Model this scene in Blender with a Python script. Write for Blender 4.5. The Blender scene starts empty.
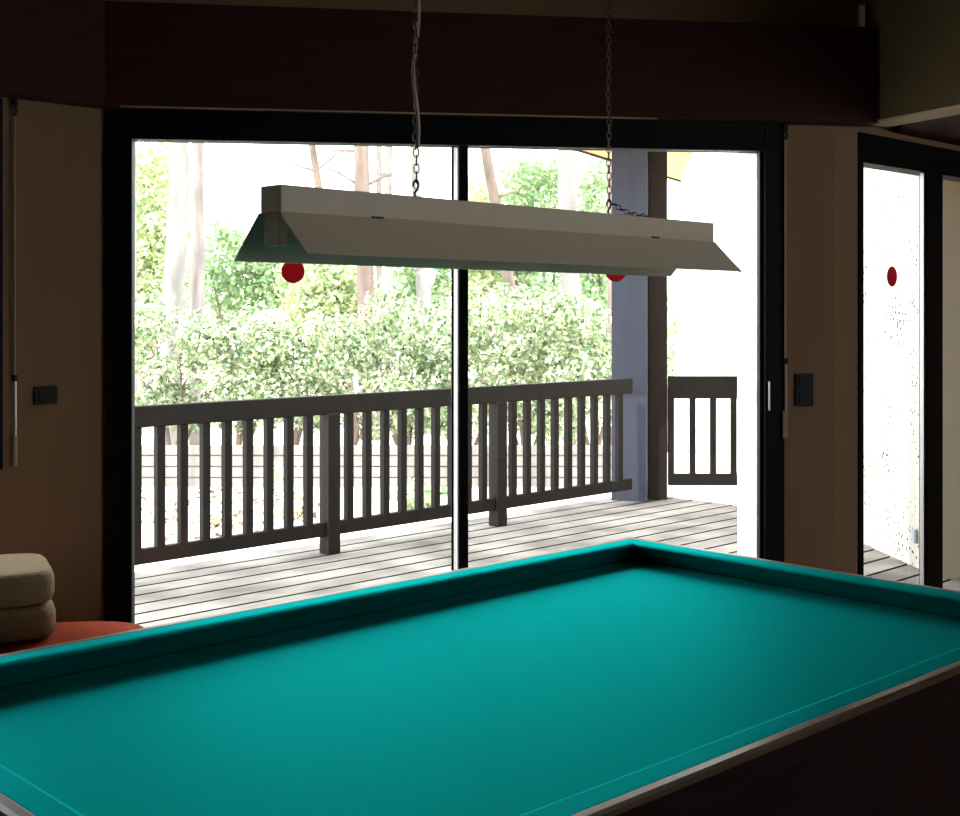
import bpy, bmesh, math, random
import numpy as np
from mathutils import Vector, Matrix
random.seed(7)
S = bpy.context.scene
COL = S.collection

# ------------------------------------------------------------------ camera, world, sun, exposure
F, HY, CH = 1280.0, 313.3, 1.55            # focal length in px, horizon row, camera height
cam_d = bpy.data.cameras.new('camera'); cam = bpy.data.objects.new('camera', cam_d); COL.objects.link(cam)
cam.location = (0, 0, CH); cam.rotation_euler = (math.pi/2, 0, 0)
cam_d.sensor_fit = 'HORIZONTAL'; cam_d.sensor_width = 36; cam_d.lens = F/960*36
cam_d.shift_y = -(408-HY)/960; cam_d.clip_start = .02
S.camera = cam
S.view_settings.view_transform = 'Standard'; S.view_settings.look = 'None'
S.view_settings.exposure = 0.0; S.view_settings.gamma = 1.0; S.view_settings.use_curve_mapping = False
W = bpy.data.worlds.new('sky'); S.world = W; W.use_nodes = True
bgn = W.node_tree.nodes['Background']; bgn.inputs[0].default_value = (.93, .97, 1, 1); bgn.inputs[1].default_value = 6.5
TH = math.radians(46.0)                     # direction of the long house walls, the table and the lamp
U = Vector((math.sin(TH), math.cos(TH), 0)); V = Vector((math.cos(TH), -math.sin(TH), 0))
sun_d = bpy.data.lights.new('sun', 'SUN'); sun = bpy.data.objects.new('sun', sun_d); COL.objects.link(sun)
sun_d.energy = 6.0; sun_d.angle = .01; sun_d.color = (1, .95, .86)
_el = math.radians(56); _s = Vector((-.72*math.cos(_el), -.694*math.cos(_el), math.sin(_el)))
sun.rotation_euler = _s.to_track_quat('Z', 'Y').to_euler(); sun.location = (-4, 4, 12)
S.cycles.use_denoising = True
S.cycles.max_bounces = 10; S.cycles.diffuse_bounces = 6; S.cycles.transparent_max_bounces = 16
S.cycles.sample_clamp_indirect = 12

# ------------------------------------------------------------------ helpers
def at(x, y, Y): return Vector(((x-480)/F*Y, Y, CH+(HY-y)/F*Y))

def mat(name, col, rough=.6, metal=0.0, spec=.5, noise=0.0, scale=8.0, stretch=(1,1,1), col2=None, bump=0.0, coat=0.0, sheen=0.0, sheen_tint=None, coord='Object'):
    m = bpy.data.materials.new(name); m.use_nodes = True
    nt = m.node_tree; b = nt.nodes['Principled BSDF']
    b.inputs['Base Color'].default_value = (*col, 1); b.inputs['Roughness'].default_value = rough
    b.inputs['Metallic'].default_value = metal; b.inputs['Specular IOR Level'].default_value = spec
    b.inputs['Coat Weight'].default_value = coat
    if sheen:
        b.inputs['Sheen Weight'].default_value = sheen; b.inputs['Sheen Roughness'].default_value = .45
        if sheen_tint: b.inputs['Sheen Tint'].default_value = (*sheen_tint, 1)
    if noise or bump:
        tc = nt.nodes.new('ShaderNodeTexCoord'); mp = nt.nodes.new('ShaderNodeMapping'); mp.inputs['Scale'].default_value = stretch
        nt.links.new(tc.outputs[coord], mp.inputs['Vector'])
        n = nt.nodes.new('ShaderNodeTexNoise'); n.inputs['Scale'].default_value = scale; n.inputs['Detail'].default_value = 5
        nt.links.new(mp.outputs[0], n.inputs['Vector'])
        if noise:
            r = nt.nodes.new('ShaderNodeValToRGB'); r.color_ramp.elements[0].position = .3; r.color_ramp.elements[1].position = .7
            c2 = col2 or tuple(c*(1-noise) for c in col)
            r.color_ramp.elements[0].color = (*c2, 1); r.color_ramp.elements[1].color = (*col, 1)
            nt.links.new(n.outputs['Fac'], r.inputs[0]); nt.links.new(r.outputs[0], b.inputs['Base Color'])
        if bump:
            bp = nt.nodes.new('ShaderNodeBump'); bp.inputs['Strength'].default_value = bump; bp.inputs['Distance'].default_value = .01
            nt.links.new(n.outputs['Fac'], bp.inputs['Height']); nt.links.new(bp.outputs[0], b.inputs['Normal'])
    return m

def glass_mat():
    m = bpy.data.materials.new('window_glass'); m.use_nodes = True; nt = m.node_tree
    nt.nodes.remove(nt.nodes['Principled BSDF']); out = nt.nodes['Material Output']
    t = nt.nodes.new('ShaderNodeBsdfTransparent'); t.inputs[0].default_value = (.985, .995, .99, 1)
    g = nt.nodes.new('ShaderNodeBsdfGlossy'); g.inputs['Roughness'].default_value = 0
    lw = nt.nodes.new('ShaderNodeLayerWeight'); lw.inputs[0].default_value = .5      # facing term: same from both sides of the pane
    pw_ = nt.nodes.new('ShaderNodeMath'); pw_.operation = 'POWER'; pw_.inputs[1].default_value = 5
    f = nt.nodes.new('ShaderNodeMath'); f.operation = 'MULTIPLY_ADD'; f.inputs[1].default_value = .6; f.inputs[2].default_value = .03
    nt.links.new(lw.outputs['Facing'], pw_.inputs[0]); nt.links.new(pw_.outputs[0], f.inputs[0])
    mx = nt.nodes.new('ShaderNodeMixShader')
    nt.links.new(f.outputs[0], mx.inputs[0]); nt.links.new(t.outputs[0], mx.inputs[1]); nt.links.new(g.outputs[0], mx.inputs[2])
    nt.links.new(mx.outputs[0], out.inputs[0]); return m

def leaf_mat(name, cols, transl=.35, rough=.45):
    m = bpy.data.materials.new(name); m.use_nodes = True; nt = m.node_tree; b = nt.nodes['Principled BSDF']
    g = nt.nodes.new('ShaderNodeNewGeometry'); r = nt.nodes.new('ShaderNodeValToRGB')
    el = r.color_ramp.elements
    while len(el) < len(cols): el.new(.5)
    for i, c in enumerate(cols): el[i].position = i/(len(cols)-1); el[i].color = (*c, 1)
    nt.links.new(g.outputs['Random Per Island'], r.inputs[0]); nt.links.new(r.outputs[0], b.inputs['Base Color'])
    b.inputs['Roughness'].default_value = rough
    t = nt.nodes.new('ShaderNodeBsdfTranslucent'); nt.links.new(r.outputs[0], t.inputs[0])
    mx = nt.nodes.new('ShaderNodeMixShader'); mx.inputs[0].default_value = transl
    nt.links.new(b.outputs[0], mx.inputs[1]); nt.links.new(t.outputs[0], mx.inputs[2])
    nt.links.new(mx.outputs[0], nt.nodes['Material Output'].inputs[0]); return m

def link_mesh(name, bm, m, parent=None, smooth=False, origin=None):
    me = bpy.data.meshes.new(name)
    if origin is not None: bmesh.ops.translate(bm, verts=bm.verts, vec=-Vector(origin))
    bmesh.ops.recalc_face_normals(bm, faces=bm.faces)
    bm.to_mesh(me); bm.free()
    if smooth:
        for p in me.polygons: p.use_smooth = True
    o = bpy.data.objects.new(name, me); COL.objects.link(o)
    for mm in (m if isinstance(m, (list, tuple)) else [m]): me.materials.append(mm)
    if origin is not None: o.location = origin
    if parent is not None:
        o.parent = parent; o.matrix_parent_inverse = parent_inv(parent)
    return o

def parent_inv(p):
    # things sit at their own place; parts keep world coordinates (their own transform is the identity)
    return Matrix.LocRotScale(p.location, p.rotation_euler, p.scale).inverted()

def tag(o, label, cat, group=None, kind=None):
    o['label'] = label; o['category'] = cat
    if group: o['group'] = group
    if kind: o['kind'] = kind
    return o

def thing(name, loc, label, cat, group=None, kind=None):
    o = bpy.data.objects.new(name, None); COL.objects.link(o); o.location = loc; o.empty_display_size = .1
    return tag(o, label, cat, group, kind)

def struct(o, label=None, cat=None):
    o['kind'] = 'structure'
    if label: o['label'] = label
    if cat: o['category'] = cat
    return o

def box(bm, c, sz, R=None, bevel=0.0, seg=2):
    """box centred at c, sized sz along the axes of R (3 column vectors)"""
    R = R or (Vector((1,0,0)), Vector((0,1,0)), Vector((0,0,1))); c = Vector(c)
    vs = []
    for i in (-.5, .5):
        for j in (-.5, .5):
            for k in (-.5, .5):
                vs.append(bm.verts.new(c + R[0]*(i*sz[0]) + R[1]*(j*sz[1]) + R[2]*(k*sz[2])))
    fs = [bm.faces.new([vs[i] for i in q]) for q in ((0,1,3,2),(4,6,7,5),(0,4,5,1),(2,3,7,6),(0,2,6,4),(1,5,7,3))]
    if bevel:
        es = {e for f in fs for e in f.edges}
        bmesh.ops.bevel(bm, geom=list(es), offset=bevel, segments=seg, affect='EDGES', profile=.5)

def prism(bm, pts, z0, z1):
    lo = [bm.verts.new((p[0], p[1], z0)) for p in pts]; hi = [bm.verts.new((p[0], p[1], z1)) for p in pts]
    n = len(pts); bm.faces.new(lo[::-1]); bm.faces.new(hi)
    for i in range(n): bm.faces.new((lo[i], lo[(i+1) % n], hi[(i+1) % n], hi[i]))

def extrude(bm, prof, A, B, X, Z=Vector((0,0,1)), cap=True, closed=True):
    """sweep a 2D profile (x along X, z along Z) from A to B"""
    a = [bm.verts.new(Vector(A)+X*p[0]+Z*p[1]) for p in prof]; b = [bm.verts.new(Vector(B)+X*p[0]+Z*p[1]) for p in prof]
    n = len(prof)
    for i in range(n if closed else n-1): bm.faces.new((a[i], a[(i+1) % n], b[(i+1) % n], b[i]))
    if cap and closed: bm.faces.new(a[::-1]); bm.faces.new(b)

def tube(bm, pts, r, n=10, cap=True, closed=False):
    pts = [Vector(p) for p in pts]; rings = []; m = len(pts)
    rr = r if isinstance(r, (list, tuple)) else [r]*m
    prev = None
    for i, p in enumerate(pts):
        if closed: d = pts[(i+1) % m]-pts[i-1]
        else: d = pts[min(i+1, m-1)]-pts[max(i-1, 0)]
        d.normalize()
        x = prev if prev is not None else (Vector((1,0,0)) if abs(d.x) < .9 else Vector((0,1,0)))
        x = (x-d*x.dot(d)).normalized(); prev = x; y = d.cross(x)
        rings.append([bm.verts.new(p+(x*math.cos(2*math.pi*k/n)+y*math.sin(2*math.pi*k/n))*rr[i]) for k in range(n)])
    for i in range(m if closed else m-1):
        A, B = rings[i], rings[(i+1) % m]
        for k in range(n): bm.faces.new((A[k], A[(k+1) % n], B[(k+1) % n], B[k]))
    if cap and not closed: bm.faces.new(rings[0][::-1]); bm.faces.new(rings[-1])

def disc(bm, c, r, X, Z, N, t, n=40):
    extrude(bm, [(r*math.cos(2*math.pi*k/n), r*math.sin(2*math.pi*k/n)) for k in range(n)], Vector(c)-N*(t/2), Vector(c)+N*(t/2), X, Z)

ZU = Vector((0,0,1))
# ------------------------------------------------------------------ materials
M = {}
M['wall'] = mat('beige_wall', (.285, .175, .092), .85, noise=.10, scale=14, stretch=(1,1,.15), bump=.12)
M['ceiling'] = mat('ceiling_paint', (.20, .16, .115), .9, noise=.06, scale=3)
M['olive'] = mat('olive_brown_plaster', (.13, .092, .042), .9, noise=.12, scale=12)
M['bounce_lit'] = mat('bounce_lit_beige', (.62, .48, .30), .7, noise=.08, scale=12)
M['floor'] = mat('brown_floor_tiles', (.12, .07, .045), .55, noise=.3, scale=3)
M['box'] = mat('dark_red_wood', (.052, .0145, .0105), .7, noise=.35, scale=5, stretch=(1,1,9), spec=.25)
M['alu_dark'] = mat('dark_anodised_frame', (.0035, .0045, .0065), .6, noise=.15, scale=20, spec=.15)
M['alu'] = mat('pale_metal', (.72, .72, .7), .3, metal=1.0, noise=.08, scale=30)
M['glass'] = glass_mat()
M['ext'] = mat('white_render', (.80, .76, .68), .9, noise=.07, scale=30, bump=.3)
M['ext2'] = mat('smooth_shaded_render', (.56, .48, .36), .9, noise=.06, scale=12)
M['rail'] = mat('dark_stained_timber', (.0165, .0125, .0105), .7, spec=.2, noise=.35, scale=4, stretch=(6,6,.7), bump=.1)
M['post'] = mat('blue_grey_timber', (.047, .051, .072), .75, spec=.2, noise=.2, scale=5, stretch=(3,3,.4), bump=.08)
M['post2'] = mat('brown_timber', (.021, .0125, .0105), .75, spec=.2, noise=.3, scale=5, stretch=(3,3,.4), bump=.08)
M['cloth'] = mat('teal_baize', (.002, .105, .10), .95, spec=0, noise=.06, scale=160)
def napped(m, col, rough, f):
    # the nap of the baize scatters light forward in its own colour
    nt = m.node_tree; g = nt.nodes.new('ShaderNodeBsdfGlossy'); g.inputs[0].default_value = (*col, 1); g.inputs['Roughness'].default_value = rough
    mx = nt.nodes.new('ShaderNodeMixShader'); mx.inputs[0].default_value = f
    nt.links.new(nt.nodes['Principled BSDF'].outputs[0], mx.inputs[1]); nt.links.new(g.outputs[0], mx.inputs[2]); nt.links.new(mx.outputs[0], nt.nodes['Material Output'].inputs[0])
napped(M['cloth'], (.007, .68, .655), .60, .40)
M['cushion'] = mat('teal_cushion_cloth', (.002, .085, .085), .95, spec=0, noise=.06, scale=160)
napped(M['cushion'], (.007, .72, .70), .54, .40)
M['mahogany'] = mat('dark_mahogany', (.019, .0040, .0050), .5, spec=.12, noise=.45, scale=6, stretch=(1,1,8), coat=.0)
M['rim_highlight'] = mat('rail_wood_highlight', (.17, .095, .055), .36, noise=.45, scale=6, stretch=(1,1,8))
M['enamel'] = mat('off_white_enamel', (.86, .755, .585), .5, noise=.06, scale=9)
M['tube'] = mat('white_lamp_tube', (.85, .85, .83), .25, noise=.03, scale=20)
M['chain'] = mat('bronze_chain', (.085, .068, .052), .45, metal=.9, noise=.2, scale=60)
M['cord'] = mat('white_cord', (.55, .5, .44), .7, noise=.1, scale=40)
M['red'] = mat('red_sticker', (.55, .018, .03), .5, noise=.08, scale=30)
def thin_translucent(m, col, f):
    nt = m.node_tree; t = nt.nodes.new('ShaderNodeBsdfTranslucent'); t.inputs[0].default_value = (*col, 1)
    mx = nt.nodes.new('ShaderNodeMixShader'); mx.inputs[0].default_value = f
    nt.links.new(nt.nodes['Principled BSDF'].outputs[0], mx.inputs[1]); nt.links.new(t.outputs[0], mx.inputs[2]); nt.links.new(mx.outputs[0], nt.nodes['Material Output'].inputs[0])
thin_translucent(M['red'], (.50, .035, .075), .42)
M['plate'] = mat('dark_switch_plate', (.010, .014, .014), .5, spec=.2, noise=.15, scale=40)
M['leather'] = mat('red_leather', (.38, .055, .02), .8, spec=.04, noise=.25, scale=18, bump=.15)
M['cream'] = mat('cream_fleece', (.37, .28, .17), .95, noise=.14, scale=60, bump=.5, spec=.1)
M['trimw'] = mat('pale_trim', (.40, .31, .2), .6, noise=.08, scale=12)
M['yellow'] = mat('yellow_pine_boards', (.62, .42, .17), .7, noise=.2, scale=6, stretch=(.3,8,8))
M['bark'] = mat('pale_bark', (.36, .31, .29), .9, noise=.55, scale=5, stretch=(1,1,.25), bump=.6)
M['bark2'] = mat('brown_bark', (.25, .185, .155), .9, noise=.5, scale=6, stretch=(1,1,.25), bump=.6)
M['bark3'] = mat('white_bark', (.30, .275, .26), .9, noise=.5, scale=4, stretch=(1,1,.3), bump=.4)
M['soil'] = mat('pale_sandy_ground', (.72, .68, .6), .95, noise=.18, scale=1.2, bump=.2)
M['grey_metal'] = mat('grey_painted_metal', (.25, .31, .35), .5, noise=.1, scale=20)
M['highlight_strip'] = bpy.data.materials.new('pale_highlight_strip')
M['highlight_strip'].use_nodes = True
_nt = M['highlight_strip'].node_tree; _nt.nodes.remove(_nt.nodes['Principled BSDF'])
_a = _nt.nodes.new('ShaderNodeBsdfTranslucent'); _a.inputs[0].default_value = (.9, .9, .88, 1)
_b = _nt.nodes.new('ShaderNodeBsdfDiffuse'); _b.inputs[0].default_value = (.8, .8, .78, 1)
_n = _nt.nodes.new('ShaderNodeTexNoise'); _n.inputs['Scale'].default_value = 90
_r = _nt.nodes.new('ShaderNodeMapRange'); _r.inputs[3].default_value = .25; _r.inputs[4].default_value = .4
_m = _nt.nodes.new('ShaderNodeMixShader')
_nt.links.new(_n.outputs[0], _r.inputs[0]); _nt.links.new(_r.outputs[0], _m.inputs[0])
_nt.links.new(_a.outputs[0], _m.inputs[1]); _nt.links.new(_b.outputs[0], _m.inputs[2]); _nt.links.new(_m.outputs[0], _nt.nodes['Material Output'].inputs[0])

def deck_mat():
    m = mat('weathered_deck_boards', (.25, .235, .22), .9, spec=.2, noise=.32, scale=2.0, stretch=(1,1,1), bump=.2, col2=(.085, .074, .068))
    return m
M['deck'] = deck_mat()
def stucco_mat():
    m = mat('rough_white_stucco', (.50, .47, .415), .95, bump=.0, noise=.06, scale=20)
    nt = m.node_tree; b = nt.nodes['Principled BSDF']
    src = b.inputs['Base Color'].links[0].from_socket
    tc = nt.nodes.new('ShaderNodeTexCoord'); v = nt.nodes.new('ShaderNodeTexVoronoi'); v.inputs['Scale'].default_value = 30
    n = nt.nodes.new('ShaderNodeTexNoise'); n.inputs['Scale'].default_value = 3
    nt.links.new(tc.outputs['Object'], v.inputs['Vector']); nt.links.new(tc.outputs['Object'], n.inputs['Vector'])
    th = nt.nodes.new('ShaderNodeMapRange'); th.inputs[1].default_value = .35; th.inputs[2].default_value = .65; th.inputs[3].default_value = .08; th.inputs[4].default_value = .30
    nt.links.new(n.outputs[0], th.inputs[0])
    lt = nt.nodes.new('ShaderNodeMath'); lt.operation = 'LESS_THAN'; nt.links.new(v.outputs['Distance'], lt.inputs[0]); nt.links.new(th.outputs[0], lt.inputs[1])
    mx = nt.nodes.new('ShaderNodeMixRGB'); mx.inputs[2].default_value = (.015, .013, .011, 1)
    nt.links.new(lt.outputs[0], mx.inputs[0]); nt.links.new(src, mx.inputs[1]); nt.links.new(mx.outputs[0], b.inputs['Base Color'])
    return m
M['stucco'] = stucco_mat()
M['leafA'] = leaf_mat('hedge_leaves', [(.03,.085,.045), (.27,.38,.17), (.60,.61,.40), (.10,.22,.10), (.78,.76,.60), (.38,.48,.26)])
M['leafB'] = leaf_mat('yellow_green_leaves', [(.44,.54,.24), (.66,.69,.44), (.26,.40,.17), (.76,.75,.58)], .45)
M['leafC'] = leaf_mat('fresh_green_leaves', [(.17,.34,.16), (.46,.56,.32), (.28,.44,.22), (.66,.70,.50)], .45)
M['leafD'] = leaf_mat('dry_leaves', [(.14,.07,.03), (.26,.14,.07), (.08,.045,.02)], .1)

# ------------------------------------------------------------------ room shell
WA = math.radians(8.35)
WD = Vector((math.cos(WA), math.sin(WA), 0)); WN = Vector((-math.sin(WA), math.cos(WA), 0))   # along the window wall, outward
G0 = Vector((-1.416, 5.21, 0))                       # glass plane at photo column 132
def on_line(x, P0, D):
    t = (x-480)/F                                    # X = t*Y
    s = (t*P0.y-P0.x)/(D.x-t*D.y); return s
def ws(x): return on_line(x, G0, WD)                 # coordinate along the window wall
def wp(s, d=0, z=0): return G0+WD*s+WN*d+ZU*z
RW = (WD, WN, ZU)
sJ, sK = ws(104), ws(834)
J, K = wp(sJ), wp(sK)
N = Vector((-U.y, U.x, 0))                           # outward normal of the long walls
RL = (U, N, ZU)
CEIL = 2.95
def lp(P0, a, d=0, z=0): return P0+U*a+N*d+ZU*z
A0, A1, BB = -4.2-J.dot(U), 3.2, -3.6                # left wall runs back, right wall runs on, back wall offset

s_l, s_r = ws(105.2), ws(783)                          # outer frame edges
s_gl, s_gr = ws(132.5), ws(757)                      # clear opening
GT = 2.258                                            # underside of the head frame
FT = 2.385                                           # top of frame
bm = bmesh.new()                                     # window wall: inner skin and outer skin
def wbox(bm, s0, s1, d0, d1, z0, z1, bevel=0): box(bm, wp((s0+s1)/2, (d0+d1)/2, (z0+z1)/2), (s1-s0, d1-d0, z1-z0), RW, bevel)
wbox(bm, s_r, sK, 0, .08, 0, CEIL)
wbox(bm, s_l-.02, sK, 0, .08, FT, CEIL)
o = struct(link_mesh('wall_front', bm, M['wall'])); o['label'] = 'beige wall around the big sliding window'; o['category'] = 'wall'
bm = bmesh.new()
wbox(bm, on_line(757, wp(0, .081), WD), sK-.06, .081, .335, -.35, CEIL); wbox(bm, s_l-.02, on_line(757, wp(0, .081), WD), .081, .335, FT+.02, CEIL)
o2 = struct(link_mesh('wall_front_outside', bm, M['ext'])); o2['label'] = 'white painted outer face of the wall beside the big window'; o2['category'] = 'wall'
# left wall with its own window, only the edge of which the photo shows
aw1 = on_line(5, J, U)-.02; aw0 = aw1-1.5
bm = bmesh.new()
def lbox(bm, P0, a0, a1, d0, d1, z0, z1, bevel=0): box(bm, lp(P0, (a0+a1)/2, (d0+d1)/2, (z0+z1)/2), (a1-a0, d1-d0, z1-z0), RL, bevel)
lbox(bm, J, aw1, .05, 0, .3, 0, CEIL)
lbox(bm, J, A0, aw0, 0, .3, 0, CEIL)
lbox(bm, J, aw0, aw1, 0, .3, 2.37, CEIL)
lbox(bm, J, aw0, aw1, 0, .3, 0, .955)
o = struct(link_mesh('wall_left', bm, M['wall'])); o['label'] = 'beige wall left of the big window'; o['category'] = 'wall'
# right wall with the second sliding door
ad0, ad1 = on_line(857.5, K, U), 2.45
bm = bmesh.new()
lbox(bm, K, 0, ad0, 0, .30, 0, CEIL)
lbox(bm, K, ad0, ad1, 0, .30, 2.37, CEIL)
lbox(bm, K, ad1, A1, 0, .30, 0, CEIL)
o = struct(link_mesh('wall_right', bm, M['wall'])); o['label'] = 'beige wall holding the narrow sliding door'; o['category'] = 'wall'
# closing walls behind the camera
pts = [lp(J, A0), J, K, lp(K, A1)]
c0 = lp(J, A0); c1 = lp(K, A1)
b0 = U*c0.dot(U)+N*BB; b1 = U*c1.dot(U)+N*BB
poly = [c0, J, K, c1, b1, b0]
bm = bmesh.new(); prism(bm, [lp(J,A0,.3)-U*.1, lp(J,.15,.32), lp(K,-.1,.32), lp(K,A1,.3), b1-N*.1, b0-N*.1-U*.1], -.12, 0)
o = struct(link_mesh('floor', bm, M['floor'])); o['label'] = 'brown floor of the billiard room'; o['category'] = 'floor'
bm = bmesh.new(); prism(bm, [lp(J,A0,.32)-U*.2, lp(J,.15,.34), lp(K,-.1,.34), lp(K,A1,.32)+U*.2, b1-N*.2+U*.2, b0-N*.2-U*.2], CEIL, CEIL+.12)
o = struct(link_mesh('ceiling', bm, M['ceiling'])); o['label'] = 'pale ceiling of the billiard room'; o['category'] = 'ceiling'
bm = bmesh.new()
ua, ub = b0.dot(U), b1.dot(U)
def bwall(u0, u1, z0, z1): box(bm, U*(u0+u1)/2+N*(BB-.1)+ZU*(z0+z1)/2, (u1-u0, .2, z1-z0), RL)
w_a, w_b = 3.6, 6.2
bwall(ua-.2, w_a, 0, CEIL); bwall(w_b, ub+.2, 0, CEIL); bwall(w_a, w_b, 0, 1.15); bwall(w_a, w_b, 2.45, CEIL)
o = struct(link_mesh('wall_back', bm, M['wall'])); o['label'] = 'beige back wall with a wide opening'; o['category'] = 'wall'
bm = bmesh.new(); h = c0.dot(N)
box(bm, U*(ua-.1)+N*(BB+h+.3)/2+ZU*CEIL/2, (.2, h+.3-BB, CEIL), RL)
struct(link_mesh('wall_far_left', bm, M['wall']))
bm = bmesh.new(); h = c1.dot(N)
box(bm, U*(ub+.1)+N*(BB+h+.3)/2+ZU*CEIL/2, (.2, h+.3-BB, CEIL), RL)
struct(link_mesh('wall_far_right', bm, M['wall']))

# ------------------------------------------------------------------ big sliding window
win = struct(thing('window_1', wp((s_l+s_r)/2), 'wide dark framed sliding window onto the terrace', 'window'))
bm = bmesh.new()
wbox(bm, s_l, s_gl, -.02, .08, .03, FT, .003); wbox(bm, s_gr+.03, s_r, -.02, .08, .03, FT, .003)
wbox(bm, s_gl, s_gr+.03, -.02, .08, GT, FT, .003); wbox(bm, s_l, s_r, -.02, .08, 0, .05, .003)
link_mesh('window_frame', bm, M['alu_dark'], win)
def wsd(x, d): return on_line(x, wp(0, d), WD)
m0, m1 = wsd(457.4, .04), wsd(468.4, -.005)
bm = bmesh.new()
wbox(bm, m0, m1, -.005, .04, .05, GT, .003)
wbox(bm, wsd(451.2, .06), wsd(453.4, .06), .045, .06, .05, GT, .001)
link_mesh('meeting_stile', bm, M['alu_dark'], win)
bm = bmesh.new(); wbox(bm, wsd(453.0, .06), wsd(458, .06), .057, .059, .05, GT)
link_mesh('stile_highlight', bm, M['highlight_strip'], win)  # translucent strip added to stand in for the reflection on the stile edge
bm = bmesh.new(); wbox(bm, wsd(756.5, .04), s_gr+.032, .0, .04, .05, GT, .002)
link_mesh('sash_stile', bm, M['alu_dark'], win)
bm = bmesh.new(); wbox(bm, s_gl-.005, wsd(451.6, .045), .042, .05, .05, GT)
link_mesh('glass_pane', bm, M['glass'], win)
bm = bmesh.new(); wbox(bm, ws(467), s_gr+.005, .012, .02, .05, GT)
link_mesh('glass_pane', bm, M['glass'], win)
hz0, hz1 = at(767, 410, 5.6).z, at(767, 381, 5.6).z
bm = bmesh.new(); sh = ws(767)
wbox(bm, sh-.0035, sh+.0035, -.032, -.02, hz0, hz1, .002)
o = link_mesh('handle', bm, M['alu'], win); o['label'] = 'slim bright metal pull handle'

# ------------------------------------------------------------------ left window (edge only in the photo) and right sliding door
win2 = struct(thing('window_2', lp(J, (aw0+aw1)/2, 0, .955), 'dark framed window cut off by the left edge of the photo', 'window'))
bm = bmesh.new()
for a, b_, z0, z1 in ((aw1-.07, aw1, .955, 2.37), (aw0, aw0+.07, .955, 2.37), (aw0, aw1, 2.29, 2.37), (aw0, aw1, .955, 1.03)):
    lbox(bm, J, a, b_, -.03, .08, z0, z1, .003)
link_mesh('window_frame', bm, M['alu_dark'], win2)
bm = bmesh.new(); lbox(bm, J, aw0+.06, aw1-.06, .03, .038, 1.0, 2.3); link_mesh('glass_pane', bm, M['glass'], win2)

dor = struct(thing('door_1', lp(K, (ad0+ad1)/2), 'dark framed sliding glass door right of the big window', 'door'))
g0, g1, g2 = on_line(862, K, U), on_line(925.5, K, U), on_line(943, K, U)
bm = bmesh.new()
lbox(bm, K, ad0, g0, -.01, .1, 0, 2.37, .003); lbox(bm, K, g0, ad1, -.01, .1, 2.235, 2.37, .003)
lbox(bm, K, ad1-.08, ad1, -.01, .1, 0, 2.235, .003); lbox(bm, K, g0, ad1-.08, -.01, .1, 0, .05, .003)
link_mesh('door_frame', bm, M['alu_dark'], dor)
bm = bmesh.new(); lbox(bm, K, g1+.02, g2, .0, .045, .05, 2.235, .003); link_mesh('meeting_stile', bm, M['alu_dark'], dor)
bm = bmesh.new(); lbox(bm, K, g1, g1+.02, .01, .03, .05, 2.235); link_mesh('edge_strip', bm, M['alu'], dor)
bm = bmesh.new(); lbox(bm, K, g0-.005, g1+.002, .05, .058, .05, 2.235); link_mesh('glass_pane', bm, M['glass'], dor)
bm = bmesh.new(); lbox(bm, K, g2-.005, ad1-.07, .015, .023, .05, 2.235); link_mesh('glass_pane', bm, M['glass'], dor)

# ------------------------------------------------------------------ shutter box over the window and the bulkhead at its right end
BZ0, BZ1, BP = 2.377, 2.79, .12
bx = thing('shutter_box', wp((sJ+sK)/2, -BP, BZ0), 'long dark red wooden shutter box above the big window', 'shutter box')
sE = on_line(880, wp(0, -BP), WD)
fj = on_line(105, wp(0, -BP), WD)
bm = bmesh.new()
prism(bm, [wp(fj, -BP), wp(sE, -BP), wp(sE, -.002), wp(s_l-.02, -.002)], BZ0, BZ1)
link_mesh('casing', bm, M['box'], bx)
bm = bmesh.new(); wbox(bm, ws(124), ws(650), -BP+.004, -BP+.012, BZ0-.006, BZ0-.0005)
o = link_mesh('edge_bead', bm, M['trimw'], bx); o['label'] = 'thin pale bead along the lower edge'
bx2 = thing('shutter_box', lp(J, (aw0+aw1)/2, -.1, 2.385), 'dark red wooden shutter box above the window at the left edge', 'shutter box')
bm = bmesh.new()
q = wp(fj, -BP)
prism(bm, [q, wp(s_l-.022, -.004), lp(J, -.03, -.004), lp(J, aw0-.3, -.004), lp(J, aw0-.3, (q-J).dot(N))], BZ0, BZ1)
link_mesh('casing', bm, M['box'], bx2)
P0 = Vector(((883-480)/F*5.52, 5.52, 0)); BD = Vector((.447, -.894, 0)); BNn = Vector((.894, .447, 0))
bm = bmesh.new()
P1 = P0+BD*2.6
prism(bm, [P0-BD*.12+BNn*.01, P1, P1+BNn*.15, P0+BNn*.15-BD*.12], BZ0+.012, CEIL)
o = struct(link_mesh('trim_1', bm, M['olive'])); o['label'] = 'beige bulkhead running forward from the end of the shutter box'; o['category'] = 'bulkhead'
bm = bmesh.new()
prism(bm, [P0-BD*.12, P1-BNn*.004, P1+BNn*.152, P0+BNn*.152-BD*.12], BZ0+.002, BZ0+.0115)  # paler strip added underneath, bounced light put into its colour
o = struct(link_mesh('trim_3', bm, M['bounce_lit'])); o['label'] = 'underside of the bulkhead, coloured pale for bounced light'; o['category'] = 'trim'
bm = bmesh.new()
Q0 = P0+BNn*.16
prism(bm, [Q0-BD*.02, P1+BNn*.16, lp(K, 3.1, -.01), lp(K, on_line(897, K, U), -.004)], BZ0+.02, BZ0+.12)
o = struct(link_mesh('trim_2', bm, M['box'])); o['label'] = 'dark red wooden soffit over the sliding door'; o['category'] = 'soffit'

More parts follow.
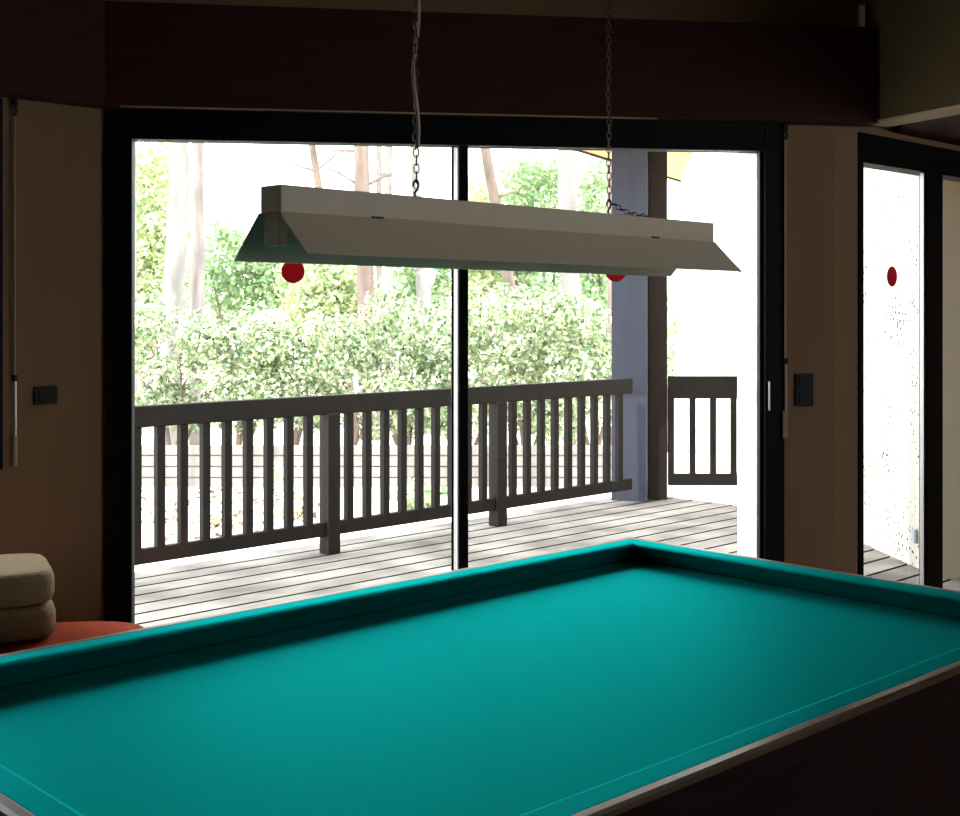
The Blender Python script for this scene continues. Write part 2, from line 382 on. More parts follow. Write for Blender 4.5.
# ------------------------------------------------------------------ terrace, exterior walls, roof
DZ = -.03
TO = 6.708                                            # railing plane distance along N
TH2 = math.radians(45.5); U2 = Vector((math.sin(TH2), math.cos(TH2), 0)); N2 = Vector((-U2.y, U2.x, 0)); R2 = (U2, N2, ZU)
def rp(s, d=0, z=0): return U2*s+N2*(TO+d)+ZU*z
bm = bmesh.new()
pw, gap = .2, .026
edge = TO+.34
i = 0
while edge-(i+1)*pw > 2.2:
    n1 = edge-i*pw; n0 = n1-pw+gap
    nm = (n0+n1)/2
    # stop each board at the house walls (window wall line, left wall line, right wall line)
    s_end = 8.9 if nm > TO-.0 else 8.9
    # window-wall crossing
    base = U2*0+N2*nm
    def cross(P, D):                                  # s where base+U2*s meets line P+D*t
        den = U2.x*D.y-U2.y*D.x
        w = P-base
        return (w.x*D.y-w.y*D.x)/den
    s_w = cross(wp(0, .345), WD)
    s_start = -2.0 if nm > (J.dot(N2)+.45) else s_w+.01
    if nm < K.dot(N2)+.36: break
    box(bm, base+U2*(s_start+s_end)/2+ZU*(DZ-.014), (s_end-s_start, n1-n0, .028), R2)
    i += 1
bm.normal_update()
for f_ in bm.faces: f_.material_index = 0 if abs(f_.normal.z) > .5 else 1  # board sides take dark timber, putting the gap shade into the colour
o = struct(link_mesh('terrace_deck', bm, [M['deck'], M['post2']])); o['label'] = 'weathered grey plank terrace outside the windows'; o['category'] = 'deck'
bm = bmesh.new()                                      # one dark sheet under the boards, giving the gaps their shade
prism(bm, [rp(-2, .3), rp(8.85, .3), rp(8.85, -3.4), lp(K, .2, .36), lp(K, -.3, .40), wp(sK-.3, .36), wp(sJ, .36), lp(J, -4, .34)], DZ-.16, DZ-.032)
struct(link_mesh('terrace_deck_frame', bm, M['post2']))
# stucco wing seen through the right door
cz = 7.62; SC = Vector(((941-480)/F*cz, cz, 0))
sd = Vector((-.098, .995, 0)); sx = Vector((.995, .098, 0))
bm = bmesh.new()
prism(bm, [SC, SC+sx*1.6, SC+sx*1.6+sd*3.1, SC+sd*3.1], DZ-.5, 3.4)
bm.normal_update()
for f_ in bm.faces: f_.material_index = 1 if abs(f_.normal.dot(sd)) > .9 else 0  # front face is smooth, with its beige shade put into the colour
o = struct(link_mesh('exterior_wall', bm, [M['stucco'], M['ext2']])); o['label'] = 'white stucco wall of the house wing beyond the terrace'; o['category'] = 'wall'
# small grey outlet on the stucco wall
oz = at(917, 536, 7.8)
tt = ((917-480)/F*SC.y-SC.x)/(sd.x-(917-480)/F*sd.y); op = SC+sd*tt
oz0, oz1 = CH+(HY-543)/F*op.y, CH+(HY-529)/F*op.y
bm = bmesh.new(); box(bm, op-sx*.012+ZU*(oz0+oz1)/2, (.02, .04, oz1-oz0), (sx, sd, ZU), .006)
tag(link_mesh('socket_cover', bm, M['grey_metal'], origin=op+ZU*oz0), 'small grey socket cover low on the white stucco wall', 'socket cover')
# unseen eave over the sliding door, added to shade the stucco wing
bm = bmesh.new(); lbox(bm, K, .05, 3.2, .28, .95, 2.62, 2.76)
o = struct(link_mesh('shading_eave', bm, M['yellow'])); o['label'] = 'unseen eave added over the sliding door to shade the wing'; o['category'] = 'roof'
# roof corner
rz = CH+1.5
def rpt(x, y): Yd = 1.5*F/(HY-y); return Vector(((x-480)/F*Yd, Yd, 0))
e0, e1, e2 = rpt(588, 152.5), rpt(680.5, 180.5), rpt(694, 150)
d1 = (e0-e1).normalized(); d2 = (e2-e1).normalized()
bm = bmesh.new(); prism(bm, [e1, e1+d1*5.2, e1+d2*5.2], rz, rz+.16)
rf = struct(link_mesh('roof_overhang', bm, M['yellow'])); rf['label'] = 'yellow pine underside of the terrace roof corner'; rf['category'] = 'roof'
bm = bmesh.new()
for dd in (d1,):
    nn = Vector((dd.y, -dd.x, 0))
    box(bm, e1+dd*2.6+ZU*(rz+.075), (5.2, .02, .19), (dd, nn, ZU))
o = link_mesh('fascia_board', bm, M['post2'], rf)
# ------------------------------------------------------------------ railings and corner post
ZT, ZB = CH-.5383, CH-1.461
ra = thing('terrace_railing', rp(6.0, 0, DZ), 'long dark timber balustrade along the front of the terrace', 'railing')
bm = bmesh.new(); box(bm, rp(5.42, 0, ZT-.063), (5.84, .06, .126), R2, .006); link_mesh('top_rail', bm, M['rail'], ra)
bm = bmesh.new(); box(bm, rp(5.42, 0, ZB+.045), (5.84, .05, .09), R2, .005); link_mesh('bottom_rail', bm, M['rail'], ra)
posts = [3.633, 5.206, 6.779]
for s in posts:
    bm = bmesh.new(); zt = ZT-.12; box(bm, rp(s, 0, (zt+DZ)/2), (.10, .10, zt-DZ), R2, .005); link_mesh('post', bm, M['rail'], ra)
bs = [posts[0]-.155*k for k in range(1, 8)]+[posts[0]+.155*k for k in range(1, 10)]+[posts[1]+.1573*k for k in range(1, 10)]+[posts[2]+.1573*k for k in range(1, 10)]
for s in bs:
    bm = bmesh.new(); box(bm, rp(s, 0, (ZT-.10+ZB+.08)/2), (.052, .05, ZT-.10-ZB-.08), R2, .004, 1); link_mesh('baluster', bm, M['rail'], ra)
# corner post: blue grey squared timber with a slimmer brown one behind
pc = at(646.5, 502, 0.01); PY = (CH-DZ)*F/(502-HY)
PP = Vector(((646.5-480)/F*PY, PY, 0))
bm = bmesh.new()
pa = Vector((-math.cos(math.radians(20)), math.sin(math.radians(20)), 0)); pb = Vector((.125, .992, 0))
prism(bm, [PP, PP+pb*.20, PP+pb*.20+pa*.30, PP+pa*.30], DZ, rz-.002)
tag(link_mesh('timber_post', bm, M['post'], origin=PP+ZU*DZ), 'thick blue grey timber post at the corner of the terrace', 'post')
bm = bmesh.new()
x0, x1 = (647.5-480)/F, (667.5-480)/F
c = Vector(((x0+x1)/2*(PY+.14), PY+.14, 0)); 
box(bm, c+Vector((.002, .06, 0))+ZU*((rz-.002+DZ)/2), (.158, .16, rz-.002-DZ), None, .006)
tag(link_mesh('timber_post', bm, M['post2'], origin=c+ZU*DZ), 'brown timber post against the right side of the blue grey one', 'post')
# right return of the railing
YR = 10.88
xr0, xr1 = (668-480)/F*YR, 2.40
rb = thing('terrace_railing', ((xr0+xr1)/2, YR, DZ), 'short dark timber balustrade between the corner post and the house wing', 'railing')
bm = bmesh.new(); box(bm, ((xr0+xr1)/2, YR, ZT-.09), (xr1-xr0, .06, .19), None, .006); link_mesh('top_rail', bm, M['rail'], rb)
bm = bmesh.new(); box(bm, ((xr0+xr1)/2, YR, ZB+.05), (xr1-xr0, .05, .10), None, .005); link_mesh('bottom_rail', bm, M['rail'], rb)
for x in (671, 692.5, 713, 733.5, 754):
    bm = bmesh.new(); box(bm, ((x-480)/F*YR, YR, (ZT-.15+ZB+.09)/2), (.05, .045, ZT-.15-ZB-.09), None, .004, 1); link_mesh('baluster', bm, M['rail'], rb)

# ------------------------------------------------------------------ garden
GZ = -.62
bm = bmesh.new(); prism(bm, [(-60, 4), (60, 4), (90, 160), (-90, 160)], GZ-.3, GZ)
o = struct(link_mesh('ground', bm, M['soil'])); o['label'] = 'pale sunlit ground beyond the terrace'; o['category'] = 'ground'

def leaves_mesh(name, centers, radii, n, size, m, parent=None, seed=0, flat=0.0, shell=.55, zmin=None, aspect=.55):
    rng = np.random.default_rng(seed)
    centers = np.array(centers, float); radii = np.array(radii, float)
    if radii.ndim == 1: radii = np.repeat(radii[:, None], 3, 1)
    wgt = (radii.prod(1))**(2/3); wgt /= wgt.sum()
    idx = rng.choice(len(centers), n, p=wgt)
    d = rng.normal(size=(n, 3)); d /= np.linalg.norm(d, axis=1)[:, None]
    rad = (shell+(1-shell)*rng.random(n))[:, None]
    p = centers[idx]+d*rad*radii[idx]
    if zmin is not None: p[:, 2] = np.maximum(p[:, 2], zmin+.03*rng.random(n))
    nd = d+rng.normal(size=(n, 3))*.75+np.array([0, -.2, .45]); 
    if flat: nd = nd*(1-flat)+np.array([0, 0, 1.])*flat
    nd /= np.linalg.norm(nd, axis=1)[:, None]
    t = np.cross(nd, rng.normal(size=(n, 3))); t /= np.linalg.norm(t, axis=1)[:, None]
    b = np.cross(nd, t)
    sz = (size*(.6+.8*rng.random(n)))[:, None]
    v = np.stack([p-t*sz*.5, p+b*sz*aspect*.5+nd*sz*.08, p+t*sz*.5, p-b*sz*aspect*.5+nd*sz*.08], 1).reshape(-1, 3)
    me = bpy.data.meshes.new(name)
    me.vertices.add(4*n); me.vertices.foreach_set('co', v.ravel().astype(np.float32))
    me.loops.add(4*n); me.loops.foreach_set('vertex_index', np.arange(4*n, dtype=np.int32))
    me.polygons.add(n); me.polygons.foreach_set('loop_start', np.arange(0, 4*n, 4, dtype=np.int32))
    me.update(calc_edges=True); me.materials.append(m)
    o = bpy.data.objects.new(name, me); COL.objects.link(o)
    if parent is not None: o.parent = parent; o.matrix_parent_inverse = parent_inv(parent)
    return o

def blobs(x0, x1, y0, y1, Y, n, r, seed, dY=.6, top=None):
    rng = random.Random(seed); C_ = []; R_ = []
    for k in range(n):
        x = rng.uniform(x0, x1); y = rng.uniform(top(x) if top else y0, y1)
        c = at(x, y, Y+rng.uniform(-dY, dY)); C_.append(tuple(c)); q = r*rng.uniform(.7, 1.3); R_.append((q, q, q*.85))
    return C_, R_

# clipped shrub hedge facing the terrace
hy = 17.5
hd = thing('hedge', (at(370, 400, hy).x, hy, GZ), 'broad leafy green hedge behind the balustrade', 'hedge')
C_, R_ = blobs(105, 622, 300, 425, hy, 150, .34, 3, .55, top=lambda x: 312+8*math.sin(x*.03)+6*math.sin(x*.11)-(8 if x > 480 else 0))
leaves_mesh('foliage', C_, R_, 34000, .085, M['leafA'], hd, 11, shell=.6, zmin=GZ+.02)
rng = random.Random(5)
for k in range(9):
    x = 120+k*58+rng.uniform(-10, 10); b0_ = at(x, 400, hy+.2); b0_.z = GZ
    bm = bmesh.new()
    for q in range(4): tube(bm, [b0_, b0_+Vector((rng.uniform(-.3,.3), rng.uniform(-.2,.2), .7)), b0_+Vector((rng.uniform(-.7,.7), rng.uniform(-.3,.3), 1.5))], [.035, .025, .01], 6)
    link_mesh('stem', bm, M['bark2'], hd)

# trees: (column at the foot, column at the top of the frame, width px, depth, bark, label, crown)
def tree(xb, xt, wpx, Yd, bark, label, crown=None, fork=None, seed=0, twigs=0):
    base = at(xb, 300, Yd); base.z = GZ
    top = at(xt, 140, Yd); dirn = top-at(xb, 300, Yd); dirn /= dirn.z
    r = wpx/2/F*Yd
    t = thing('tree', base, label, 'tree', 'trees behind the hedge')
    rg = random.Random(seed); pts = []; rad = []
    Ht = 6.8
    for i in range(12):
        z = Ht*i/11; off = dirn*(z-(at(xb, 300, Yd).z-GZ)); off.z = 0
        p = Vector((base.x, base.y, GZ+z))+off+Vector((rg.uniform(-.12,.12)*r, rg.uniform(-.12,.12)*r, 0))
        pts.append(p); rad.append(r*(1.22-.42*i/11)*rg.uniform(.95, 1.05))
    bm = bmesh.new(); tube(bm, pts, rad, 12); link_mesh('trunk', bm, bark, t, smooth=True)
    bm = bmesh.new(); ends = []
    for k in range(6):
        p = pts[10]+(pts[11]-pts[10])*rg.random(); a = rg.uniform(0, 6.28)
        e = p+Vector((math.cos(a)*.7, math.sin(a)*.7, rg.uniform(.5, 1.5))); ends.append(e)
        tube(bm, [p, (p+e)/2+ZU*.15, e], [r*.45, r*.3, r*.12], 6)
    for k in range(twigs):
        i = rg.choice((6, 7, 8)); p = pts[i]; a = rg.choice((0, math.pi))+rg.uniform(-.5, .5)
        e = p+Vector((math.cos(a)*.8, math.sin(a)*.5, rg.uniform(-.1, .5))); bm2 = bmesh.new(); tube(bm2, [p, (p+e)/2+ZU*.06, e], [.03, .02, .006], 5); link_mesh('branch', bm2, bark, t)
    link_mesh('branch', bm, bark, t)
    cs = [tuple(e) for e in ends]+[tuple(pts[11]+ZU*.9)]
    leaves_mesh('crown', cs, [.5]*7, 900, .17, crown or M['leafB'], t, seed+50)
    return t
tree(173, 180.5, 20, 20, M['bark3'], 'thick pale trunked tree at the left, taller of the close pair', None, None, 1)
tree(197, 198, 14, 20.5, M['bark'], 'slimmer grey barked tree right beside the thick pale one', None, None, 2)
tree(134.5, 134, 5, 24, M['bark3'], 'thin pale tree tight against the left window frame', None, None, 3)
tree(336, 311, 8, 25, M['bark2'], 'thin reddish leaning tree behind the left half of the hanging lamp', None, None, 4, 2)
tree(366, 361, 17, 22, M['bark2'], 'thick brown barked tree behind the middle of the hanging lamp', None, None, 5, 5)
tree(379, 379, 6, 26, M['bark'], 'very thin tree just right of the thick brown barked one', None, None, 6, 2)
tree(389, 389, 8, 24, M['bark3'], 'slender white trunk between the thick brown tree and the window stile', M['leafC'], None, 7)
tree(422, 415, 10, 23, M['bark3'], 'white trunked tree beside the garden lamp, left of the window stile', M['leafC'], None, 8)
tree(512, 484, 11, 24, M['bark2'], 'brown leaning tree right of the window stile', None, None, 9, 1)
tree(570, 565, 18, 21, M['bark3'], 'thick white trunked tree between the window stile and the corner post', M['leafC'], None, 10)
tree(611, 609, 6, 19, M['bark2'], 'slim dark tree touching the left side of the corner post', M['leafC'], None, 12)

def shrub(label, x0, x1, y0, y1, Yd, nb, r, nl, lsz, m, seed, top=None, sr=1.0):
    C_, R_ = blobs(x0, x1, y0, y1, Yd, nb, r, seed, .7, top)
    b = at((x0+x1)/2, 350, Yd); b.z = GZ
    t = thing('shrub', b, label, 'shrub', 'tall shrubs behind the hedge')
    leaves_mesh('foliage', C_, R_, nl, lsz, m, t, seed, shell=.4)
    bm = bmesh.new(); rg = random.Random(seed)
    for k in range(7):
        e = Vector(rg.choice(C_)); tube(bm, [b, (b+e)/2+Vector((rg.uniform(-.3,.3)*sr, 0, .2*sr)), e], [.06*sr, .04*sr, .015*sr], 6)
    link_mesh('stem', bm, M['bark2'], t)
shrub('tall yellow green shrub filling the left end of the window', 128, 178, 150, 330, 26, 80, .5, 8000, .14, M['leafB'], 21)
shrub('bright green shrub sloping down right of the paired pale trunks', 207, 300, 215, 330, 27, 80, .48, 8500, .13, M['leafC'], 22, top=lambda x: 212+max(0, x-212)*.85)
shrub('low yellow green shrub below the left part of the hanging lamp', 290, 372, 262, 330, 25, 44, .42, 6500, .13, M['leafB'], 23)
shrub('green shrub between the white trunk and the window stile', 378, 452, 262, 330, 28, 44, .45, 6500, .13, M['leafC'], 24)
shrub('airy yellow shrub just right of the window stile', 462, 506, 180, 330, 30, 50, .5, 5200, .14, M['leafB'], 25)
shrub('green shrub between the leaning tree and the thick white trunk', 510, 562, 165, 330, 29, 50, .55, 6500, .14, M['leafC'], 26)
shrub('green shrub between the thick white trunk and the corner post', 576, 614, 165, 335, 27, 50, .5, 6000, .14, M['leafC'], 27)
shrub('small leafy shrub peeping out right of the corner post', 660, 676, 300, 380, 20, 14, .14, 700, .09, M['leafB'], 28, None, .3)
shrub('low bush on the pale ground behind the balusters left of the window stile', 388, 440, 480, 512, 13.6, 9, .14, 500, .07, M['leafA'], 29, None, .15)
shrub('low bush on the pale ground behind the balusters below the paired trunks', 270, 300, 470, 520, 13.8, 9, .13, 420, .07, M['leafB'], 30, None, .15)

# low slatted garden fence on the pale ground
fx0, fx1, fy = at(120, 450, 16).x, at(622, 450, 16).x, 16.0
fe = thing('garden_fence', ((fx0+fx1)/2, fy, GZ), 'low pale board fence in front of the hedge', 'fence')
for k in range(4):
    bm = bmesh.new(); z = CH+(HY-(483-k*11))/F*fy; box(bm, ((fx0+fx1)/2, fy, z), (fx1-fx0, .03, .118), None, .004); link_mesh('board', bm, M['bark3'], fe)
for k in range(7):
    bm = bmesh.new(); x = fx0+(fx1-fx0)*k/6; zt = CH+(HY-444)/F*fy; box(bm, (x, fy+.05, (zt+GZ)/2), (.07, .06, zt-GZ), None, .004); link_mesh('post', bm, M['bark3'], fe)
bm = bmesh.new(); zt = CH+(HY-447)/F*fy; zb_ = CH+(HY-486)/F*fy; box(bm, ((fx0+fx1)/2, fy+.018, (zt+zb_)/2), (fx1-fx0, .004, zt-zb_), None); o = link_mesh('backing', bm, M['bark'], fe)
# garden lamp
gl = at(428.5, 330, 21); gl.z = GZ
gt = CH+(HY-270)/F*21
g = thing('garden_lamp', gl, 'grey garden lamp post left of the window stile', 'lamp post')
bm = bmesh.new(); tube(bm, [gl, gl+ZU*(gt-GZ-.25)], .035, 10); link_mesh('pole', bm, M['grey_metal'], g)
bm = bmesh.new(); c = gl+ZU*(gt-GZ); tube(bm, [c-ZU*.25, c-ZU*.06], [.07, .13], 12); ln = link_mesh('lantern', bm, M['tube'], g)
bm = bmesh.new(); tube(bm, [c-ZU*.06, c+ZU*.04], [.2, .04], 12); link_mesh('lamp_cap', bm, M['grey_metal'], ln)
# fallen leaves on the ground
rng = np.random.default_rng(4)
cs = []
for k in range(60):
    x = rng.uniform(125, 320); y = rng.uniform(482, 545); Yd = (CH-GZ)*F/(y-HY); cs.append(((x-480)/F*Yd, Yd, GZ+.015))
o = leaves_mesh('fallen_leaves', cs, [(.3, .3, .012)]*60, 420, .085, M['leafD'], None, 77, flat=.6)
tag(o, 'dry brown leaves scattered on the pale ground beyond the balusters', 'fallen leaves', kind='stuff')

# ------------------------------------------------------------------ billiard table
ZT_ = .80; B_ = Vector((.5056, 4.2578, 0)); L_, W_, r_ = 2.46, 1.448, .058
TU = Vector((math.sin(math.radians(46.6)), math.cos(math.radians(46.6)), 0)); TV = Vector((TU.y, -TU.x, 0)); RT = (TU, TV, ZU)
def tp(a, b, z=0): return B_-TU*a+TV*b+ZU*z          # a from the far right end, b from the far side
tb = thing('billiard_table', tp(L_/2, W_/2, 0), 'large billiard table with teal cloth and dark wooden rails', 'billiard table')
CHT = .066
bm = bmesh.new(); box(bm, tp(L_/2, W_/2, ZT_-CHT-.02), (L_-.02, W_-.02, .04), RT); link_mesh('bed', bm, M['cloth'], tb)
prof = [(0, 0), (r_-.012, 0), (r_-.003, -.003), (r_, -.007), (r_-.001, -.010), (r_-.026, -.034), (r_-.054, -CHT), (0, -CHT)]
def cushion(P, Q, inward):
    d = (Q-P).normalized(); bm = bmesh.new()
    a = [bm.verts.new(P+inward*p[0]+d*p[0]+ZU*p[1]) for p in prof]; b = [bm.verts.new(Q+inward*p[0]-d*p[0]+ZU*p[1]) for p in prof]
    n = len(prof)
    for i in range(n): bm.faces.new((a[i], a[(i+1) % n], b[(i+1) % n], b[i]))
    bm.faces.new(a[::-1]); bm.faces.new(b)
    link_mesh('cushion', bm, M['cushion'], tb)
cushion(tp(0, 0, ZT_), tp(L_, 0, ZT_), TV); cushion(tp(0, W_, ZT_), tp(L_, W_, ZT_), -TV)
cushion(tp(0, 0, ZT_), tp(0, W_, ZT_), -TU); cushion(tp(L_, 0, ZT_), tp(L_, W_, ZT_), TU)
rw = .036
rp_ = [(0, -.001), (.004, .0005), (.020, .0005), (.030, -.002), (.0355, -.008), (.0365, -.05), (.030, -.055), (.030, -.085), (0, -.085)]
def wood_rail(P, Q, out):
    d = (Q-P).normalized(); bm = bmesh.new(); n = len(rp_)
    a = [bm.verts.new(P+out*p[0]-d*p[0]+ZU*p[1]) for p in rp_]; b = [bm.verts.new(Q+out*p[0]+d*p[0]+ZU*p[1]) for p in rp_]
    for i in range(n): bm.faces.new((a[i], a[(i+1) % n], b[(i+1) % n], b[i]))
    bm.faces.new(a[::-1]); bm.faces.new(b)
    bmesh.ops.recalc_face_normals(bm, faces=bm.faces); bm.normal_update()
    for f_ in bm.faces: f_.material_index = 0 if f_.normal.z > .6 else 1  # top faces take a lighter wood, the window highlight put into colour
    o = link_mesh('rail', bm, [M['rim_highlight'], M['mahogany']], tb); o['label'] = 'brown wooden rail with a window highlight coloured into its satin top'
wood_rail(tp(0, 0, ZT_), tp(L_, 0, ZT_), -TV); wood_rail(tp(0, W_, ZT_), tp(L_, W_, ZT_), TV)
wood_rail(tp(0, 0, ZT_), tp(0, W_, ZT_), TU); wood_rail(tp(L_, 0, ZT_), tp(L_, W_, ZT_), -TU)
for (a0, b0_, a1, b1_) in ((-.022, 0, L_+.022, 0), (-.022, W_, L_+.022, W_), (0, 0, 0, W_), (L_, 0, L_, W_)):
    bm = bmesh.new(); lng = a0 != a1
    c = tp((a0+a1)/2, (b0_+b1_)/2, ZT_-.255)
    box(bm, c, ((a1-a0) if lng else .044, .044 if lng else (W_-.044), .34), RT, .004); link_mesh('apron', bm, M['mahogany'], tb)
for a in (.16, L_-.16):
    for b in (.16, W_-.16):
        bm = bmesh.new(); zs = [.0, .05, .06, .12, .16, .34, .38, .42]; rr = [.07, .075, .06, .055, .075, .085, .095, .095]
        tube(bm, [tp(a, b, z) for z in zs], rr, 20); link_mesh('leg', bm, M['mahogany'], tb, smooth=False)

# ------------------------------------------------------------------ hanging lamp over the table
LA = .7706; LU = Vector((math.sin(LA), math.cos(LA), 0)); LV = Vector((LU.y, -LU.x, 0)); RLp = (LU, LV, ZU)
LC = Vector((.1025, 2.8869, 0)); LL, LW, LH, LZ = 1.4130, .0628, .0503, CH+.2381
FLX, DR = .1118, .0801
def lpt(s, t, z): return LC+LU*s+LV*t+ZU*z
la = thing('pendant_lamp', lpt(0, 0, LZ-LH-DR), 'long off white trough lamp hanging on chains over the billiard table', 'lamp')
bm = bmesh.new(); box(bm, lpt(0, 0, LZ-LH/2), (LL, LW, LH), RLp, .002); hs = link_mesh('housing', bm, M['enamel'], la)
for sgn in (-1, 1):
    bm = bmesh.new(); DR = .0801 if sgn > 0 else .0880
    pr = [(sgn*(LW/2-.004), 0), (sgn*(LW/2+.002), 0), (sgn*(LW/2+.004), -.003), (sgn*FLX, -DR+.003), (sgn*(FLX+.002), -DR), (sgn*(FLX-.003), -DR), (sgn*(LW/2), -.004)]
    extrude(bm, pr, lpt(-LL/2-.003, 0, LZ-LH), lpt(LL/2+.003, 0, LZ-LH), LV); link_mesh('reflector', bm, M['enamel'], la)
for s in (-LL/2+.012, LL/2-.012):
    bm = bmesh.new(); box(bm, lpt(s, 0, LZ-LH-.031), (.02, .045, .062), RLp, .003); link_mesh('lamp_holder', bm, M['enamel'], la)
bm = bmesh.new(); tube(bm, [lpt(-LL/2+.022, 0, LZ-LH-.045), lpt(LL/2-.022, 0, LZ-LH-.045)], .013, 16); o = link_mesh('lamp_tube', bm, M['tube'], la, smooth=True); o['label'] = 'white fluorescent tube'
bm = bmesh.new(); box(bm, lpt(0, 0, LZ-LH-.009), (LL-.05, .04, .018), RLp, .002); link_mesh('ballast_tray', bm, M['enamel'], la)
for xs in (377, 655):                                   # little dark clips along the seam
    s = on_line(xs, lpt(0, LW/2, 0), LU); bm = bmesh.new(); box(bm, lpt(s, LW/2+.001, LZ-LH+.001), (.03, .004, .004), RLp); o = link_mesh('clip', bm, M['plate'], hs); o['label'] = 'small dark clip on the seam'

def chain_mesh(bm, pts_fn, total, pitch=.0165, ln=.0105, wd=.0055, r=.0013):
    n = int(total/pitch)
    for i in range(n):
        c, d, side = pts_fn((i+.5)*pitch)
        x = side if i % 2 == 0 else d.cross(side).normalized()
        ring = []
        for k in range(12):
            a = 2*math.pi*k/12; ca, sa = math.cos(a), math.sin(a)
            ring.append(c+d*(ln*ca*(1.0))+x*(wd*sa))
        tube(bm, ring, r, 5, closed=True)
sC1, sC2 = on_line(416, LC, LU), on_line(609, LC, LU)
for s in (sC1, sC2):
    bm = bmesh.new(); b = lpt(s, 0, LZ)
    chain_mesh(bm, lambda q: (b+ZU*(.02+q)+LU*.0015*math.sin(q*40), ZU, (LU*.8+LV*.6).normalized()), CEIL-LZ-.03)
    ch = link_mesh('chain', bm, M['chain'], la)
    bm = bmesh.new()
    tube(bm, [b+ZU*.001, b+ZU*.010-LU*.005, b+ZU*.018+LU*.004, b+ZU*.028+LU*.007, b+ZU*.036, b+ZU*.031-LU*.007, b+ZU*.023-LU*.009], .0026, 8); link_mesh('hook', bm, M['chain'], ch)
    bm = bmesh.new(); tube(bm, [b+ZU*(CEIL-LZ-.001), b+ZU*(CEIL-LZ-.02)], [.02, .012], 14); link_mesh('ceiling_hook', bm, M['chain'], ch)
# loose chain end lying along the housing top
bm = bmesh.new(); sA = on_line(612, LC, LU); sB = on_line(652, LC, LU)
def loose(q):
    f = min(1, q/(sB-sA)); z = .026*(1-f)**3+.005
    return lpt(sA+q, .0, LZ+z), (LU-ZU*.09*(1-f)**2).normalized(), LV
chain_mesh(bm, loose, sB-sA); o = link_mesh('chain', bm, M['chain'], la); o['label'] = 'loose end of chain lying on the housing'
# white cord wound round the left chain
bm = bmesh.new(); b = lpt(sC1, 0, LZ); pts_ = []
for i in range(90):
    q = i/89; z = .105+(CEIL-LZ-.12)*q; a = q*26; rr = .0042
    pts_.append(b+ZU*z+LU*(rr*math.cos(a)+.0012*math.sin(q*31))+LV*rr*math.sin(a))
tube(bm, pts_, .0044, 7); o = link_mesh('power_cord', bm, M['cord'], la, smooth=True); o['label'] = 'pale power cord wound round the left chain'

# ------------------------------------------------------------------ red stickers on the panes
def sticker(px, py, P, D, Nn, d, label, r=.0485):
    s = on_line(px, P+Nn*d, D); c = P+Nn*d+D*s; c = c+ZU*(CH+(HY-py)/F*c.y)
    bm = bmesh.new(); disc(bm, c, r, D, ZU, Nn, .0012)
    tag(link_mesh('safety_sticker', bm, M['red'], origin=c-ZU*r), label, 'sticker', 'red stickers on the panes')
sticker(293, 271.5, G0, WD, WN, .0412, 'round red sticker on the left pane of the big window')
sticker(616, 270.5, G0, WD, WN, .0112, 'round red sticker on the right pane of the big window, half behind the lamp')
sticker(892, 276.5, K, U, N, .0492, 'round red sticker on the glass of the narrow sliding door')

# ------------------------------------------------------------------ switch plates
def plate(px0, py0, px1, py1, P, D, Nn, n, label):
    s0, s1 = on_line(px0, P, D), on_line(px1, P, D); c = P+D*(s0+s1)/2
    z0, z1 = CH+(HY-py1)/F*c.y, CH+(HY-py0)/F*c.y; th = .011
    t = thing('switch_plate', c-Nn*.001+ZU*z0, label, 'wall switch')
    bm = bmesh.new(); box(bm, c-Nn*(th/2+.0005)+ZU*(z0+z1)/2, (s1-s0, th, z1-z0), (D, Nn, ZU), .003); pl = link_mesh('plate', bm, M['plate'], t)
    hh = (z1-z0)/n
    for k in range(n):
        bm = bmesh.new(); box(bm, c-Nn*(th+.003)+ZU*(z0+hh*(k+.5)), ((s1-s0)*.62, .006, hh*.62), (D, Nn, ZU), .002); link_mesh('rocker', bm, M['plate'], pl)
plate(33, 386, 56.5, 404, J, U, N, 1, 'single dark square switch on the beige wall left of the big window')
plate(794.5, 373.5, 812.5, 406, G0, WD, WN, 2, 'double dark switch on the beige wall right of the big window')

# ------------------------------------------------------------------ shutter cranks
def crank(px, P, D, Nn, ytop, yj, yg, yb, label, off):
    s = on_line(px, P-Nn*off, D); c = P-Nn*off+D*s
    Z = lambda y: CH+(HY-y)/F*c.y
    t = thing('shutter_crank', c+ZU*Z(yb), label, 'crank')
    bm = bmesh.new(); tube(bm, [c+ZU*(BZ0-.001), c+ZU*(BZ0-.03)], .012, 10); tube(bm, [c+ZU*(BZ0-.03), c+ZU*(BZ0-.05)+D*.008, c+ZU*(BZ0-.07)], .006, 8); link_mesh('universal_joint', bm, M['plate'], t)
    bm = bmesh.new(); tube(bm, [c+ZU*(BZ0-.07), c+ZU*Z(yj)], .0055, 10); link_mesh('rod', bm, M['trimw'], t)
    bm = bmesh.new(); tube(bm, [c+ZU*(Z(yj)+.012), c+ZU*(Z(yj)-.012)], .011, 10); link_mesh('elbow', bm, M['plate'], t)
    bm = bmesh.new(); tube(bm, [c+ZU*Z(yj)+D*.004, c+ZU*Z(yg)+D*.004], .0045, 10); ar = link_mesh('crank_arm', bm, M['alu'], t)
    bm = bmesh.new(); tube(bm, [c+ZU*(Z(yg)+.005), c+ZU*Z(yb)], .011, 12); link_mesh('grip', bm, M['trimw'], ar)
crank(14.5, J, U, N, 100, 378, 437, 466, 'thin crank rod hanging on the wall at the left edge', .022)
crank(785.5, G0, WD, WN, 122, 361, 412, 438, 'thin crank rod hanging beside the right side of the window frame', .032)

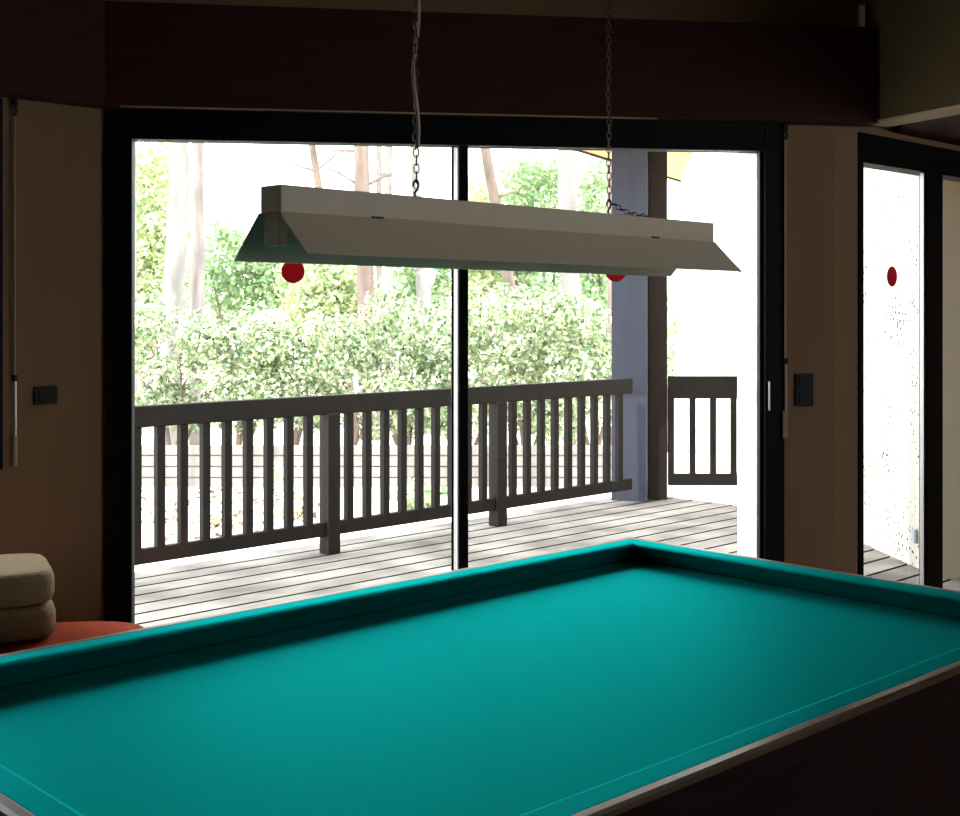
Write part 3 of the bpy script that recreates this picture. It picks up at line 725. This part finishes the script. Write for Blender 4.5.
# ------------------------------------------------------------------ red leather bench with cream cushions
bz = .49
e1_ = at(140, 620, 4.62); eR = Vector((e1_.x, e1_.y, 0))
bdir = Vector((-math.cos(math.radians(24)), -math.sin(math.radians(24)), 0)); bn = Vector((-bdir.y, bdir.x, 0))   # toward the camera
bn = bn if bn.y < 0 else -bn
be = thing('bench', eR+bdir*.75+bn*.25, 'low red leather bench under the window behind the table', 'bench')
def rounded_slab(bm, P, X, Yv, l, w, z0, z1, r, dome=0.0, nx=24, ny=12, p=5.0):
    """a soft pad: superellipse plan, rounded rims, optionally domed top"""
    n = 48; rings = []
    H_ = z1-z0
    levels = [(.90, 0), (.97, .08), (1, .25), (1.0, .5), (1, .72), (.975, .88), (.93, .965), (.85, 1.0), (.6, 1.0+dome*.6), (.3, 1.0+dome*.9), (.05, 1.0+dome)]
    for sc, hz in levels:
        ring = []
        for k in range(n):
            a = 2*math.pi*k/n; ca, sa = math.cos(a), math.sin(a)
            q = (abs(ca)**p+abs(sa)**p)**(-1/p)
            lx = l/2-(1-sc)*min(l, w)/2; wy = w/2-(1-sc)*min(l, w)/2
            ring.append(bm.verts.new(P+X*(q*ca*lx)+Yv*(q*sa*wy)+ZU*(z0+H_*hz)))
        rings.append(ring)
    for A, B in zip(rings, rings[1:]):
        for k in range(n): bm.faces.new((A[k], A[(k+1) % n], B[(k+1) % n], B[k]))
    bm.faces.new(rings[0][::-1]); bm.faces.new(rings[-1])
bc = eR+bdir*.75+bn*.31
bm = bmesh.new(); rounded_slab(bm, bc, bdir, bn, 1.5, .62, .30, bz-.012, .05, .16, p=3.2); link_mesh('seat', bm, M['leather'], be, smooth=True)
bm = bmesh.new(); box(bm, bc+ZU*.27, (1.30, .50, .08), (bdir, bn, ZU), .01); link_mesh('base', bm, M['mahogany'], be)
for sx_ in (-.58, .58):
    for sy_ in (-.15, .15):
        bm = bmesh.new(); c = bc+bdir*sx_+bn*sy_; tube(bm, [c, c+ZU*.235], [.018, .026], 10); link_mesh('leg', bm, M['mahogany'], be)
cr = at(57, 600, 4.35); cc = Vector((cr.x, 4.42, 0))+bdir*.42+bn*.13
for k in range(2):
    z0 = bz+.016+k*.1115
    bm = bmesh.new(); rounded_slab(bm, cc+bdir*(.0+.004*k), bdir, bn, .74, .42, z0, z0+.107, .06, .03, p=7)
    o = link_mesh('seat_cushion', bm, M['cream'], None, smooth=True, origin=cc+ZU*z0)
    tag(o, ('lower thick cream cushion lying on the red bench', 'upper thick cream cushion, top of the stack on the red bench')[k], 'cushion', 'cream cushions on the bench')
